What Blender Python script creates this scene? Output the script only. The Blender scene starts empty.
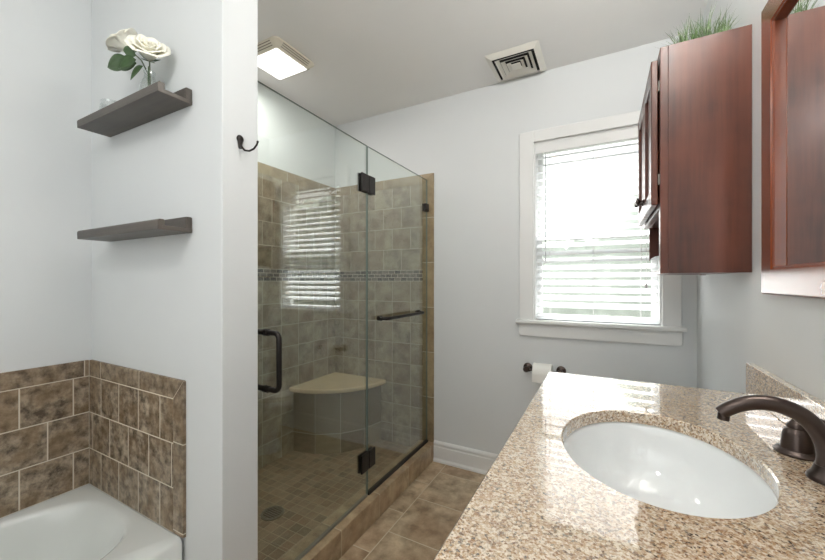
import bpy, bmesh, math, random
from mathutils import Vector, Matrix
random.seed(7)
PI = math.pi
SC = bpy.context.scene
COL = SC.collection

# ------------------------------------------------------------------ camera
TH = math.atan(192.0 / 358.0)
cam_d = bpy.data.cameras.new('camera'); cam = bpy.data.objects.new('camera', cam_d); COL.objects.link(cam)
cam.location = (0, 0, 1.21); cam.rotation_euler = (PI / 2, 0, TH)
cam_d.sensor_width = 36; cam_d.lens = 358.0 / 825 * 36; cam_d.shift_y = 1.5 / 825; cam_d.clip_start = 0.02
SC.camera = cam

# ------------------------------------------------------------------ world, sun, exposure
SKY = 2.3
SUN = 40.0
W = bpy.data.worlds.new('world'); SC.world = W; W.use_nodes = True
bg = W.node_tree.nodes['Background']; bg.inputs[0].default_value = (1.0, 0.99, 0.97, 1); bg.inputs[1].default_value = SKY
sd = bpy.data.lights.new('sun', 'SUN'); sd.energy = SUN; sd.angle = math.radians(28); sd.color = (1, 0.97, 0.93)
so = bpy.data.objects.new('sun', sd); COL.objects.link(so)
so.rotation_euler = Vector((0.12, -0.5, -0.92)).to_track_quat('-Z', 'Y').to_euler()
SC.view_settings.view_transform = 'Standard'; SC.view_settings.look = 'None'
SC.view_settings.gamma = 1; SC.view_settings.use_curve_mapping = False
SC.view_settings.exposure = 0.05
SC.cycles.max_bounces = 16; SC.cycles.diffuse_bounces = 8; SC.cycles.glossy_bounces = 6
SC.cycles.transparent_max_bounces = 24
SC.cycles.caustics_reflective = False; SC.cycles.caustics_refractive = False
SC.cycles.sample_clamp_indirect = 6.0
SC.cycles.use_denoising = True

VANITY_FILL_W = 9.5     # watts per shade of the added, unseen vanity light
CEIL_FILL_L = 46.0      # emission of the unseen ceiling lamp added as fill
FAN_W = 5.0        # lamp in the bath fan over the shower

# ------------------------------------------------------------------ material helpers
def lin(c):
    return tuple((x / 255 / 12.92) if x / 255 <= 0.04045 else ((x / 255 + 0.055) / 1.055) ** 2.4 for x in c) + (1,)

class Mat:
    def __init__(s, name):
        s.m = bpy.data.materials.new(name); s.m.use_nodes = True
        s.t = s.m.node_tree; s.N = s.t.nodes; s.L = s.t.links
        s.p = s.N['Principled BSDF']; s.out = s.N['Material Output']
    def n(s, kind, **kw):
        nd = s.N.new(kind)
        for k, v in kw.items():
            if k.startswith('i_'): nd.inputs[k[2:].replace('_', ' ')].default_value = v
            else: setattr(nd, k, v)
        return nd
    def l(s, a, b): s.L.new(a, b)
    def coord(s): return s.n('ShaderNodeTexCoord').outputs['Object']
    def noise(s, vec, scale, detail=4, rough=0.55, mp=None):
        if mp:
            m = s.n('ShaderNodeMapping'); m.inputs['Scale'].default_value = mp; s.l(vec, m.inputs[0]); vec = m.outputs[0]
        nd = s.n('ShaderNodeTexNoise'); nd.inputs['Scale'].default_value = scale; nd.inputs['Detail'].default_value = detail
        nd.inputs['Roughness'].default_value = rough; s.l(vec, nd.inputs['Vector']); return nd.outputs['Fac']
    def ramp(s, fac, stops, interp='LINEAR'):
        r = s.n('ShaderNodeValToRGB'); cr = r.color_ramp; cr.interpolation = interp
        while len(cr.elements) < len(stops): cr.elements.new(0.5)
        for e, (p, c) in zip(cr.elements, stops): e.position = p; e.color = c if len(c) == 4 else lin(c)
        s.l(fac, r.inputs[0]); return r.outputs[0]
    def mix(s, fac, a, b, blend='MIX'):
        m = s.n('ShaderNodeMix'); m.data_type = 'RGBA'; m.blend_type = blend
        for v, sock in ((fac, m.inputs[0]), (a, m.inputs[6]), (b, m.inputs[7])):
            if hasattr(v, 'default_value') or hasattr(v, 'is_linked'): s.l(v, sock)
            else: sock.default_value = v
        return m.outputs[2]
    def bump(s, h, strength=0.3, dist=0.002):
        b = s.n('ShaderNodeBump'); b.inputs['Strength'].default_value = strength; b.inputs['Distance'].default_value = dist
        s.l(h, b.inputs['Height']); s.l(b.outputs[0], s.p.inputs['Normal'])
    def set(s, **kw):
        for k, v in kw.items():
            i = s.p.inputs[k.replace('_', ' ')]
            if hasattr(v, 'is_linked') or hasattr(v, 'links'): s.l(v, i)
            else: i.default_value = v
        return s

def plain(name, rgb, rough=0.5, metal=0.0, coat=0.0, var=0.04, scale=6.0, bump=0.0, spec=0.5):
    k = Mat(name); c = k.coord(); n = k.noise(c, scale)
    a = lin(rgb); lo = tuple(max(0, x * (1 - var)) for x in a[:3]) + (1,); hi = tuple(min(1, x * (1 + var)) for x in a[:3]) + (1,)
    k.set(Base_Color=k.mix(n, lo, hi), Roughness=rough, Metallic=metal)
    k.p.inputs['Coat Weight'].default_value = coat; k.p.inputs['Coat Roughness'].default_value = 0.06
    k.p.inputs['Specular IOR Level'].default_value = spec
    if bump: k.bump(k.noise(c, 220.0, 2), bump, 0.001)
    return k.m

def tile(name, u, v, w, h, offset, mortar, ca, cb, grout, u0=0.0, v0=0.0, mottle=14.0, rough=0.35, dark=(70, 60, 48), contrast=0.55, coat=0.0, rust=(150, 110, 78), rustf=0.35, light=1.35):
    """stone tile: u, v pick the object axes, w x h is the tile, u0 v0 a grout crossing"""
    k = Mat(name); c = k.coord(); sp = k.n('ShaderNodeSeparateXYZ'); k.l(c, sp.inputs[0])
    def shift(sock, d):
        a = k.n('ShaderNodeMath', operation='SUBTRACT'); k.l(sock, a.inputs[0]); a.inputs[1].default_value = d; return a.outputs[0]
    cm = k.n('ShaderNodeCombineXYZ'); k.l(shift(sp.outputs[u], u0 - 40 * w), cm.inputs[0]); k.l(shift(sp.outputs[v], v0 - 40 * h), cm.inputs[1])
    b = k.n('ShaderNodeTexBrick', offset=offset, squash=1.0); b.offset_frequency = 2
    for nm, val in (('Scale', 1.0), ('Mortar Size', mortar), ('Mortar Smooth', 0.1), ('Bias', 0.0), ('Brick Width', w), ('Row Height', h)):
        b.inputs[nm].default_value = val
    b.inputs['Color1'].default_value = (0, 0, 0, 1); b.inputs['Color2'].default_value = (1, 1, 1, 1); b.inputs['Mortar'].default_value = (0, 0, 0, 1)
    k.l(cm.outputs[0], b.inputs['Vector'])
    # every tile has its own piece of stone: the noise is displaced by the tile's random value
    ad = k.n('ShaderNodeVectorMath', operation='MULTIPLY_ADD'); k.l(b.outputs['Color'], ad.inputs[0]); ad.inputs[1].default_value = (7, 5, 9); k.l(c, ad.inputs[2])
    n1 = k.noise(ad.outputs[0], mottle, 8, 0.65); n2 = k.noise(ad.outputs[0], mottle * 0.35, 3)
    base = k.mix(b.outputs['Color'], lin(ca), lin(cb))
    r1 = k.ramp(n1, [(0.36, (0, 0, 0, 1)), (0.66, (1, 1, 1, 1))])
    m1 = k.mix(contrast, base, k.mix(r1, lin(dark), tuple(min(1, x * light) for x in lin(cb)[:3]) + (1,)))
    m2 = k.mix(k.ramp(n2, [(0.42, (0, 0, 0, 1)), (0.62, (1, 1, 1, 1))]), m1, k.mix(rustf, m1, lin(rust)))
    k.set(Base_Color=k.mix(b.outputs['Fac'], m2, lin(grout)), Roughness=k.mix(b.outputs['Fac'], (rough,) * 3 + (1,), (0.85,) * 3 + (1,)))
    inv = k.n('ShaderNodeMath', operation='SUBTRACT'); inv.inputs[0].default_value = 1; k.l(b.outputs['Fac'], inv.inputs[1])
    mm = k.n('ShaderNodeMath', operation='MULTIPLY_ADD'); k.l(n1, mm.inputs[0]); mm.inputs[1].default_value = 0.25; k.l(inv.outputs[0], mm.inputs[2])
    k.bump(mm.outputs[0], 0.35, 0.0015); k.p.inputs['Coat Weight'].default_value = coat
    return k.m

def thin_glass(name, tint, r0, rough=0.0):
    """clear pane: each face lets light through and mirrors part of it, more at a glancing angle"""
    k = Mat(name); k.N.remove(k.p)
    g = k.n('ShaderNodeNewGeometry'); d = k.n('ShaderNodeVectorMath', operation='DOT_PRODUCT')
    k.l(g.outputs['Normal'], d.inputs[0]); k.l(g.outputs['Incoming'], d.inputs[1])
    def mth(op, a, b=None):
        m = k.n('ShaderNodeMath', operation=op)
        for v, i in ((a, 0), (b, 1)):
            if v is None: continue
            if isinstance(v, (int, float)): m.inputs[i].default_value = v
            else: k.l(v, m.inputs[i])
        return m.outputs[0]
    x = mth('POWER', mth('SUBTRACT', 1.0, mth('ABSOLUTE', d.outputs['Value'])), 5.0)
    fac = mth('ADD', mth('MULTIPLY', x, 1 - r0), r0)
    t = k.n('ShaderNodeBsdfTransparent'); t.inputs[0].default_value = tint
    gl = k.n('ShaderNodeBsdfGlossy'); gl.inputs['Roughness'].default_value = rough; gl.inputs[0].default_value = (1, 1, 1, 1)
    mx = k.n('ShaderNodeMixShader'); k.l(fac, mx.inputs[0]); k.l(t.outputs[0], mx.inputs[1]); k.l(gl.outputs[0], mx.inputs[2])
    k.l(mx.outputs[0], k.out.inputs['Surface']); return k.m

def wood(name, ca, cb, axis, rough=0.3, coat=0.5, gscale=1.0):
    k = Mat(name); c = k.coord(); s = [26.0, 26.0, 26.0]; s[axis] = 1.6
    n1 = k.noise(c, 1.0 * gscale, 6, 0.6, tuple(s)); s2 = [110.0] * 3; s2[axis] = 5.0
    n2 = k.noise(c, 1.0 * gscale, 3, 0.6, tuple(s2)); n3 = k.noise(c, 5.0, 3)
    a = k.mix(k.ramp(n1, [(0.3, (0, 0, 0, 1)), (0.7, (1, 1, 1, 1))]), lin(ca), lin(cb))
    a = k.mix(0.25, a, k.mix(n2, lin(tuple(x * 0.6 for x in ca)), lin(cb)))
    a = k.mix(k.ramp(n3, [(0.35, (0, 0, 0, 1)), (0.7, (0.35, 0.35, 0.35, 1))]), a, lin(tuple(min(255, x * 1.25) for x in cb)))
    k.set(Base_Color=a, Roughness=rough); k.p.inputs['Coat Weight'].default_value = coat; k.p.inputs['Coat Roughness'].default_value = 0.2
    k.bump(n2, 0.08, 0.0006); return k.m

M = {}
M['wall'] = plain('wall_paint', (216, 219, 220), 0.55, bump=0.03, var=0.015)
M['ceiling'] = plain('ceiling_paint', (240, 240, 238), 0.8, var=0.015)
M['trim'] = plain('trim_paint', (226, 227, 226), 0.3, var=0.01)
M['tub'] = plain('tub_acrylic', (216, 219, 216), 0.18, coat=0.4, var=0.01)
M['porcelain'] = plain('porcelain', (234, 237, 238), 0.08, coat=0.6, var=0.01)
M['bronze'] = plain('oil_rubbed_bronze', (78, 68, 64), 0.3, 0.85, var=0.12, scale=30)
M['black'] = plain('dark_bronze_handle', (40, 36, 34), 0.35, 0.6, var=0.1, scale=30)
M['chrome'] = plain('brushed_metal', (170, 168, 162), 0.3, 1.0)
M['dark'] = plain('dark_void', (22, 22, 22), 0.8)
M['plastic'] = plain('white_plastic', (226, 224, 216), 0.4, var=0.01)
M['slat'] = plain('blind_slat', (243, 244, 245), 0.45, var=0.008)
k = Mat('blind_slat_vinyl'); k.set(Base_Color=lin((243, 244, 245)), Roughness=0.4)
tl = k.n('ShaderNodeBsdfTranslucent'); tl.inputs[0].default_value = (0.9, 0.93, 0.95, 1); ms = k.n('ShaderNodeMixShader'); ms.inputs[0].default_value = 0.3
k.l(k.p.outputs[0], ms.inputs[1]); k.l(tl.outputs[0], ms.inputs[2]); k.l(ms.outputs[0], k.out.inputs['Surface']); M['slat'] = k.m
M['paper'] = plain('toilet_paper', (240, 239, 234), 0.9, bump=0.1)
M['cord'] = plain('blind_cord', (205, 206, 205), 0.7)
M['glass'] = thin_glass('shower_glass', (0.935, 0.965, 0.945, 1), 0.09)
M['pane'] = thin_glass('window_glass', (0.98, 0.99, 0.99, 1), 0.04)
M['jar'] = thin_glass('clear_jar_glass', (0.90, 0.92, 0.92, 1), 0.16)
M['greenedge'] = plain('glass_edge', (112, 128, 122), 0.15, var=0.1)
k = Mat('mirror_silver'); k.set(Base_Color=(0.93, 0.94, 0.94, 1), Metallic=1.0, Roughness=0.01); M['mirror'] = k.m
M['cherry'] = wood('cherry_wood', (50, 26, 19), (104, 57, 41), 2, 0.36, 0.15)
M['cherry_h'] = wood('cherry_wood_rail', (52, 30, 25), (88, 52, 42), 1, 0.36, 0.3)
M['frame'] = wood('mirror_frame_wood', (100, 46, 26), (132, 66, 38), 2, 0.25, 0.6)
M['frame_h'] = wood('mirror_frame_rail_wood', (100, 46, 26), (132, 66, 38), 1, 0.25, 0.6)
M['shelf'] = wood('grey_brown_shelf_wood', (52, 47, 43), (84, 77, 70), 0, 0.45, 0.1)
M['petal'] = plain('white_petal', (246, 244, 232), 0.6, var=0.06, scale=18)
M['leaf'] = plain('green_leaf', (62, 88, 50), 0.45, var=0.35, scale=40)
M['stem'] = plain('flower_stem', (90, 100, 78), 0.5, var=0.2)
M['grass'] = plain('artificial_grass', (84, 108, 62), 0.5, var=0.75, scale=60)
M['pot'] = plain('grey_pot', (150, 148, 142), 0.7)
M['seal'] = plain('dark_glass_channel', (30, 27, 25), 0.4, 0.3)
M['foliage'] = plain('outdoor_foliage', (120, 130, 118), 0.8, var=0.4, scale=3)
M['hedge'] = plain('hedge_leaves', (160, 168, 160), 0.9, var=0.3, scale=5)
M['yard'] = plain('yard_ground', (96, 98, 92), 0.9)
M['bark'] = plain('outdoor_bark', (90, 80, 70), 0.9, var=0.3)
def emit(name, col, s):
    k = Mat(name); k.p.inputs['Emission Color'].default_value = col; k.p.inputs['Emission Strength'].default_value = s
    k.set(Base_Color=(0.9, 0.9, 0.88, 1), Roughness=0.4); return k.m
M['lens'] = emit('lit_fan_lens', (1, 0.985, 0.95, 1), 1.6)
M['shade'] = emit('lit_added_vanity_shade', (1, 0.94, 0.85, 1), 6.0)

SA, SB, SG = (126, 110, 88), (166, 158, 138), (188, 182, 164)
def shower_tile(nm, u, off, u0=0.0, v0=1.213, w=0.149, h=0.146): return tile(nm, u, 2, w, h, off, 0.0022, SA, SB, SG, u0, v0, 11.0, 0.3, (88, 76, 58), 0.6, rust=(132, 108, 80), rustf=.45)
M['sh_back_lo'] = shower_tile('shower_tile_back_lower', 0, 0.0, -1.195)
M['sh_back_hi'] = shower_tile('shower_tile_back_upper', 0, 0.5, -1.195, 1.289, 0.149, 0.1485)
M['sh_left_lo'] = shower_tile('shower_tile_left_lower', 1, 0.0, 1.665)
M['sh_left_hi'] = shower_tile('shower_tile_left_upper', 1, 0.5, 1.665, 1.289, 0.149, 0.1485)
M['sh_x_lo'] = shower_tile('shower_tile_partition', 0, 0.5, -1.195)
M['sh_edge_v'] = tile('shower_edge_tile', 0, 2, 0.4, 0.305, 0.0, 0.002, (130, 115, 88), (154, 138, 108), SG, -1.2, 0.12, 12, 0.35, (105, 88, 68), 0.45, rustf=.15)
M['sh_edge_h'] = tile('shower_top_tile', 0, 2, 0.305, 0.4, 0.0, 0.002, (130, 116, 90), (156, 142, 112), SG, -1.11, 1.7, 12, 0.35, (105, 90, 68), 0.45, rustf=.15)
M['sh_edge_y'] = tile('shower_top_tile_side', 1, 2, 0.305, 0.4, 0.0, 0.002, (130, 116, 90), (156, 142, 112), SG, 0.8, 1.7, 12, 0.35, (105, 90, 68), 0.45, rustf=.15)
M['mosaic_b'] = tile('glass_mosaic_back', 0, 2, 0.05, 0.0253, 0.5, 0.0022, (48, 46, 50), (128, 120, 112), (186, 180, 164), 0, 1.213, 20, 0.15, (44, 42, 44), 0.12, rustf=.05)
M['mosaic_l'] = tile('glass_mosaic_left', 1, 2, 0.05, 0.0253, 0.5, 0.0022, (48, 46, 50), (128, 120, 112), (186, 180, 164), 0, 1.213, 20, 0.15, (44, 42, 44), 0.12, rustf=.05)
TA, TB, TG = (114, 95, 75), (152, 138, 120), (208, 200, 184)
M['tub_back'] = tile('tub_tile_back', 0, 2, 0.1425, 0.148, 0.5, 0.0022, TA, TB, TG, -1.695, 0.378, 32, 0.5, (64, 54, 42), 0.8, rust=(118, 94, 64), rustf=.55, light=1.6)
M['tub_left'] = tile('tub_tile_left', 1, 2, 0.150, 0.148, 0.5, 0.0022, TA, TB, TG, 0.545, 0.378, 32, 0.5, (64, 54, 42), 0.8, rust=(118, 94, 64), rustf=.55, light=1.6)
M['tub_top'] = tile('tub_border_back', 0, 2, 0.295, 0.4, 0.0, 0.002, TA, TB, TG, -1.476, 0.6, 30, 0.5, (70, 58, 44), 0.7, rust=(122, 98, 68), rustf=.5, light=1.5)
M['tub_top_y'] = tile('tub_border_left', 1, 2, 0.295, 0.4, 0.0, 0.002, TA, TB, TG, 0.36, 0.6, 30, 0.5, (70, 58, 44), 0.7, rust=(122, 98, 68), rustf=.5, light=1.5)
M['tub_edge'] = tile('tub_border_end', 0, 2, 0.4, 0.29, 0.0, 0.002, TA, TB, TG, -1.4, 0.68, 30, 0.5, (70, 58, 44), 0.7, rust=(122, 98, 68), rustf=.5, light=1.5)
M['floor'] = tile('floor_tile', 1, 0, 0.305, 0.305, 0.5, 0.003, (152, 136, 112), (182, 164, 138), (196, 184, 162), 1.473 + .1525, -0.922, 9, 0.38, (106, 90, 68), 0.75, rustf=.3, light=1.4)
M['pan'] = tile('shower_floor_mosaic', 1, 0, 0.052, 0.052, 0.0, 0.0018, (96, 82, 62), (142, 126, 102), (166, 154, 130), 0.0, 0.0, 16, 0.4, (96, 80, 60), 0.35)
M['curb'] = tile('curb_tile', 1, 2, 0.305, 0.4, 0.0, 0.002, (134, 118, 92), (172, 154, 124), (188, 176, 150), 0.93, -0.1, 14, 0.35, (112, 92, 70), 0.6)
M['bench_side'] = tile('bench_side_tile', 0, 2, 0.075, 0.146, 0.0, 0.0018, SA, SB, SG, -1.72, 0.22, 9, 0.3, (98, 86, 66), 0.4)
M['bench_top'] = plain('bench_marble', (212, 192, 156), 0.25, var=0.12, scale=9, coat=0.2)

# granite: warm cream ground, tan and rust grains, small dark flecks
k = Mat('granite'); c = k.coord()
def vor(scale, rnd=1.0):
    v = k.n('ShaderNodeTexVoronoi'); v.inputs['Scale'].default_value = scale; v.inputs['Randomness'].default_value = rnd
    dn = k.n('ShaderNodeTexNoise'); dn.inputs['Scale'].default_value = scale * 1.2; k.l(c, dn.inputs['Vector'])
    a = k.n('ShaderNodeVectorMath', operation='MULTIPLY_ADD'); k.l(dn.outputs['Color'], a.inputs[0]); a.inputs[1].default_value = (0.8 / scale,) * 3; k.l(c, a.inputs[2])
    k.l(a.outputs[0], v.inputs['Vector']); sp = k.n('ShaderNodeSeparateColor'); k.l(v.outputs['Color'], sp.inputs[0]); return sp.outputs[0]
g1 = k.ramp(vor(260), [(0.0, (222, 208, 186)), (0.30, (198, 176, 148)), (0.54, (168, 136, 102)), (0.72, (138, 102, 72)), (0.86, (98, 74, 56)), (0.95, (58, 48, 42))], 'CONSTANT')
g2 = k.ramp(vor(480), [(0.0, (226, 214, 196)), (0.45, (184, 156, 124)), (0.8, (108, 82, 60))], 'CONSTANT')
k.set(Base_Color=k.mix(0.35, g1, g2), Roughness=0.06); k.p.inputs['Coat Weight'].default_value = 1.0; k.p.inputs['Coat Roughness'].default_value = 0.015
k.p.inputs['Coat IOR'].default_value = 1.75
M['granite'] = k.m

# ------------------------------------------------------------------ mesh helpers
class B:
    def __init__(s): s.bm = bmesh.new()
    def box(s, x0, x1, y0, y1, z0, z1):
        v = [s.bm.verts.new(p) for p in ((x0, y0, z0), (x1, y0, z0), (x1, y1, z0), (x0, y1, z0), (x0, y0, z1), (x1, y0, z1), (x1, y1, z1), (x0, y1, z1))]
        for f in ((3, 2, 1, 0), (4, 5, 6, 7), (0, 1, 5, 4), (1, 2, 6, 5), (2, 3, 7, 6), (3, 0, 4, 7)): s.bm.faces.new([v[i] for i in f])
        return s
    def prism(s, pts, d):
        """closed polygon pts (3-D) extruded by vector d"""
        d = Vector(d); a = [s.bm.verts.new(p) for p in pts]; b = [s.bm.verts.new(Vector(p) + d) for p in pts]; n = len(a)
        s.bm.faces.new(a[::-1]); s.bm.faces.new(b)
        for i in range(n): s.bm.faces.new((a[i], a[(i + 1) % n], b[(i + 1) % n], b[i]))
        return s
    def tube(s, pts, rad, n=16, cap=True, closed=False, squash=None):
        pts = [Vector(p) for p in pts]; m = len(pts)
        if not hasattr(rad, '__len__'): rad = [rad] * m
        rings = []; up = None
        for i, p in enumerate(pts):
            if closed: t = pts[(i + 1) % m] - pts[i - 1]
            else: t = pts[min(i + 1, m - 1)] - pts[max(i - 1, 0)]
            t.normalize()
            if up is None:
                up = Vector((0, 0, 1)) if abs(t.z) < 0.9 else Vector((0, 1, 0))
            a = t.cross(up)
            if a.length < 1e-6: a = t.orthogonal()
            a.normalize(); b = a.cross(t).normalized(); up = b
            q = squash or 1.0
            rings.append([s.bm.verts.new(p + a * math.cos(2 * PI * j / n) * rad[i] * q + b * math.sin(2 * PI * j / n) * rad[i]) for j in range(n)])
        for i in range(m if closed else m - 1):
            r, q2 = rings[i], rings[(i + 1) % m]
            for j in range(n): s.bm.faces.new((r[j], r[(j + 1) % n], q2[(j + 1) % n], q2[j]))
        if cap and not closed: s.bm.faces.new(rings[0][::-1]); s.bm.faces.new(rings[-1])
        return s
    def lathe(s, prof, c=(0, 0, 0), axis=(0, 0, 1), n=32, sx=1.0, sy=1.0, closed=False):
        """prof: (radius, height) pairs turned about axis"""
        q = Vector((0, 0, 1)).rotation_difference(Vector(axis).normalized()); c = Vector(c); rings = []
        for r, h in prof:
            rings.append([s.bm.verts.new(c + q @ Vector((r * sx * math.cos(2 * PI * j / n), r * sy * math.sin(2 * PI * j / n), h))) for j in range(n)])
        m = len(rings)
        for i in range(m if closed else m - 1):
            a, b = rings[i], rings[(i + 1) % m]
            for j in range(n): s.bm.faces.new((a[j], a[(j + 1) % n], b[(j + 1) % n], b[j]))
        if not closed:
            if prof[0][0] > 1e-5: s.bm.faces.new(rings[0][::-1])
            if prof[-1][0] > 1e-5: s.bm.faces.new(rings[-1])
        return s
    def rings(s, loops, cap0=True, cap1=True):
        R = [[s.bm.verts.new(p) for p in l] for l in loops]; n = len(R[0])
        for a, b in zip(R, R[1:]):
            for j in range(n): s.bm.faces.new((a[j], a[(j + 1) % n], b[(j + 1) % n], b[j]))
        if cap0: s.bm.faces.new(R[0][::-1])
        if cap1: s.bm.faces.new(R[-1])
        return s
    def patch(s, grid):
        V = [[s.bm.verts.new(p) for p in row] for row in grid]
        for a, b in zip(V, V[1:]):
            for j in range(len(a) - 1): s.bm.faces.new((a[j], a[j + 1], b[j + 1], b[j]))
        return s

def obj(name, b, mat, parent=None, bevel=0.0, smooth=False, solid=0.0, sub=0, seg=2):
    """links the shapes collected in b (world coordinates) as one mesh object"""
    bm = b.bm
    bmesh.ops.remove_doubles(bm, verts=bm.verts, dist=1e-6)
    bmesh.ops.recalc_face_normals(bm, faces=bm.faces)
    o0 = Vector((0, 0, 0)); p = parent
    while p is not None: o0 += p.location; p = p.parent
    if parent is not None: bmesh.ops.translate(bm, verts=bm.verts, vec=-o0)
    me = bpy.data.meshes.new(name); bm.to_mesh(me); bm.free()
    o = bpy.data.objects.new(name, me); COL.objects.link(o); me.materials.append(M[mat] if isinstance(mat, str) else mat)
    if parent is not None: o.parent = parent
    if smooth:
        for f in me.polygons: f.use_smooth = True
        try: me.set_sharp_from_angle(angle=math.radians(smooth if smooth is not True else 40))
        except Exception: pass
    if solid:
        md = o.modifiers.new('solid', 'SOLIDIFY'); md.thickness = solid; md.offset = 0
    if bevel:
        md = o.modifiers.new('bevel', 'BEVEL'); md.width = bevel; md.segments = seg; md.limit_method = 'ANGLE'; md.angle_limit = math.radians(40)
    if sub:
        md = o.modifiers.new('sub', 'SUBSURF'); md.levels = sub; md.render_levels = sub
    return o
def add_mat(o, key, test):
    o.data.materials.append(M[key])
    for f in o.data.polygons:
        if test(f.center, f.normal): f.material_index = len(o.data.materials) - 1
def thing(name, label, cat, loc, group=None):
    o = bpy.data.objects.new(name, None); COL.objects.link(o); o.location = loc; o.empty_display_size = 0.05
    o['label'] = label; o['category'] = cat
    if group: o['group'] = group
    return o
def tag(o, label, cat, group=None):
    o['label'] = label; o['category'] = cat
    if group: o['group'] = group
    return o
def struct(o, label=None, cat=None):
    o['kind'] = 'structure'
    if label: o['label'] = label
    if cat: o['category'] = cat
    return o
def box(*a): return B().box(*a)
def arc(c, r, a0, a1, n, f): return [f(c[0] + r * math.cos(a0 + (a1 - a0) * i / n), c[1] + r * math.sin(a0 + (a1 - a0) * i / n)) for i in range(n + 1)]

XL, XR, YB, YF, H = -1.88, 0.40, 2.209, -0.90, 2.44
PX, PY0, PY1 = -1.016, 0.68, 0.807          # partition end face, near and far faces
TT = 0.010                                   # tile thickness
TOP = 1.945
# ================================================================== SETTING
struct(obj('floor', box(PX - 0.01, XR + .1, YF - .1, YB + .1, -0.08, 0), 'floor'), 'brown stone tile bathroom floor', 'floor')
fl2 = struct(obj('floor', box(XL - .1, PX - 0.01, YF - .1, PY1, -0.08, 0), 'floor'), 'tile floor below the bathtub', 'floor')
struct(obj('ceiling', box(XL - .1, XR + .1, YF - .1, YB + .1, H, H + 0.08), 'ceiling'), 'flat white painted ceiling', 'ceiling')
struct(obj('wall_left', box(XL - .1, XL, YF - .1, YB + .1, 0, H), 'wall'), 'pale grey painted left wall', 'wall')
struct(obj('wall_right', box(XR, XR + .1, YF - .1, YB + .1, 0, H), 'wall'), 'pale grey painted wall behind the vanity', 'wall')
FX0, FX1, FZ0, FZ1 = -1.30, 0.10, .80, 2.14      # opening added in the unseen wall behind the camera to let in fill light
b = B(); b.box(XL, FX0, YF - .1, YF, 0, H).box(FX1, XR, YF - .1, YF, 0, H).box(FX0, FX1, YF - .1, YF, 0, FZ0).box(FX0, FX1, YF - .1, YF, FZ1, H)
struct(obj('wall_front', b, 'wall'), 'painted wall behind the camera', 'wall')
w2 = bpy.data.objects.new('added_fill_window', None); COL.objects.link(w2); w2.location = ((FX0 + FX1) / 2, YF, FZ0)
struct(w2, 'wide window added behind the camera for fill light', 'window')
obj('fill_window_frame', B().box(FX0 - .08, FX0 + .03, YF, YF + .018, FZ0 - .08, FZ1 + .08).box(FX1 - .03, FX1 + .08, YF, YF + .018, FZ0 - .08, FZ1 + .08).box(FX0 + .03, FX1 - .03, YF, YF + .018, FZ1 - .03, FZ1 + .08).box(FX0 + .03, FX1 - .03, YF, YF + .018, FZ0 - .08, FZ0 + .03).box((FX0 + FX1) / 2 - .02, (FX0 + FX1) / 2 + .02, YF, YF + .018, FZ0 + .03, FZ1 - .03), 'trim', w2)
obj('pane', box(FX0, FX1, YF - .05, YF - .045, FZ0, FZ1), 'pane', w2)
# window wall with its opening
OX0, OX1, OZ0, OZ1 = -0.368, 0.257, 0.985, 2.03
WT = 0.13
b = B(); b.box(XL, OX0, YB, YB + WT, 0, H).box(OX1, XR, YB, YB + WT, 0, H).box(OX0, OX1, YB, YB + WT, 0, OZ0).box(OX0, OX1, YB, YB + WT, OZ1, H)
wb = struct(obj('wall_back', b, 'wall'), 'pale grey painted wall with the window', 'wall')
# partition between tub and shower
wp = struct(obj('wall_partition', box(XL, PX, PY0, PY1, 0, H), 'wall', bevel=0.003), 'white wall end between tub and shower', 'wall')

# shower cladding, each run a part of its wall
obj('shower_tile', box(-1.87, -1.10, YB - TT, YB, 0.03, 1.213), 'sh_back_lo', wb)
obj('mosaic_band', box(-1.87, -1.10, YB - TT, YB, 1.213, 1.289), 'mosaic_b', wb)
obj('shower_tile', box(-1.87, -1.10, YB - TT, YB, 1.289, 1.878), 'sh_back_hi', wb)
obj('tile_border', B().prism([(-1.87, YB, 1.878), (-1.10, YB, 1.878), (PX - .002, YB, TOP), (-1.87, YB, TOP)], (0, -TT - .001, 0)), 'sh_edge_h', wb, bevel=0.002)
obj('tile_border', B().prism([(-1.10, YB, 0.12), (PX - .002, YB, 0.12), (PX - .002, YB, TOP), (-1.10, YB, 1.878)], (0, -TT - .001, 0)), 'sh_edge_v', wb, bevel=0.002)
wl = bpy.data.objects['wall_left']
obj('shower_tile', box(XL, XL + TT, PY1, YB, 0.03, 1.213), 'sh_left_lo', wl)
obj('mosaic_band', box(XL, XL + TT, PY1, YB, 1.213, 1.289), 'mosaic_l', wl)
obj('shower_tile', box(XL, XL + TT, PY1, YB, 1.289, 1.878), 'sh_left_hi', wl)
obj('tile_border', box(XL, XL + TT, PY1, YB, 1.878, TOP), 'sh_edge_y', wl, bevel=0.002)
obj('shower_tile', box(XL + TT, -1.075, PY1, PY1 + TT, 0.03, TOP), 'sh_x_lo', wp)
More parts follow.
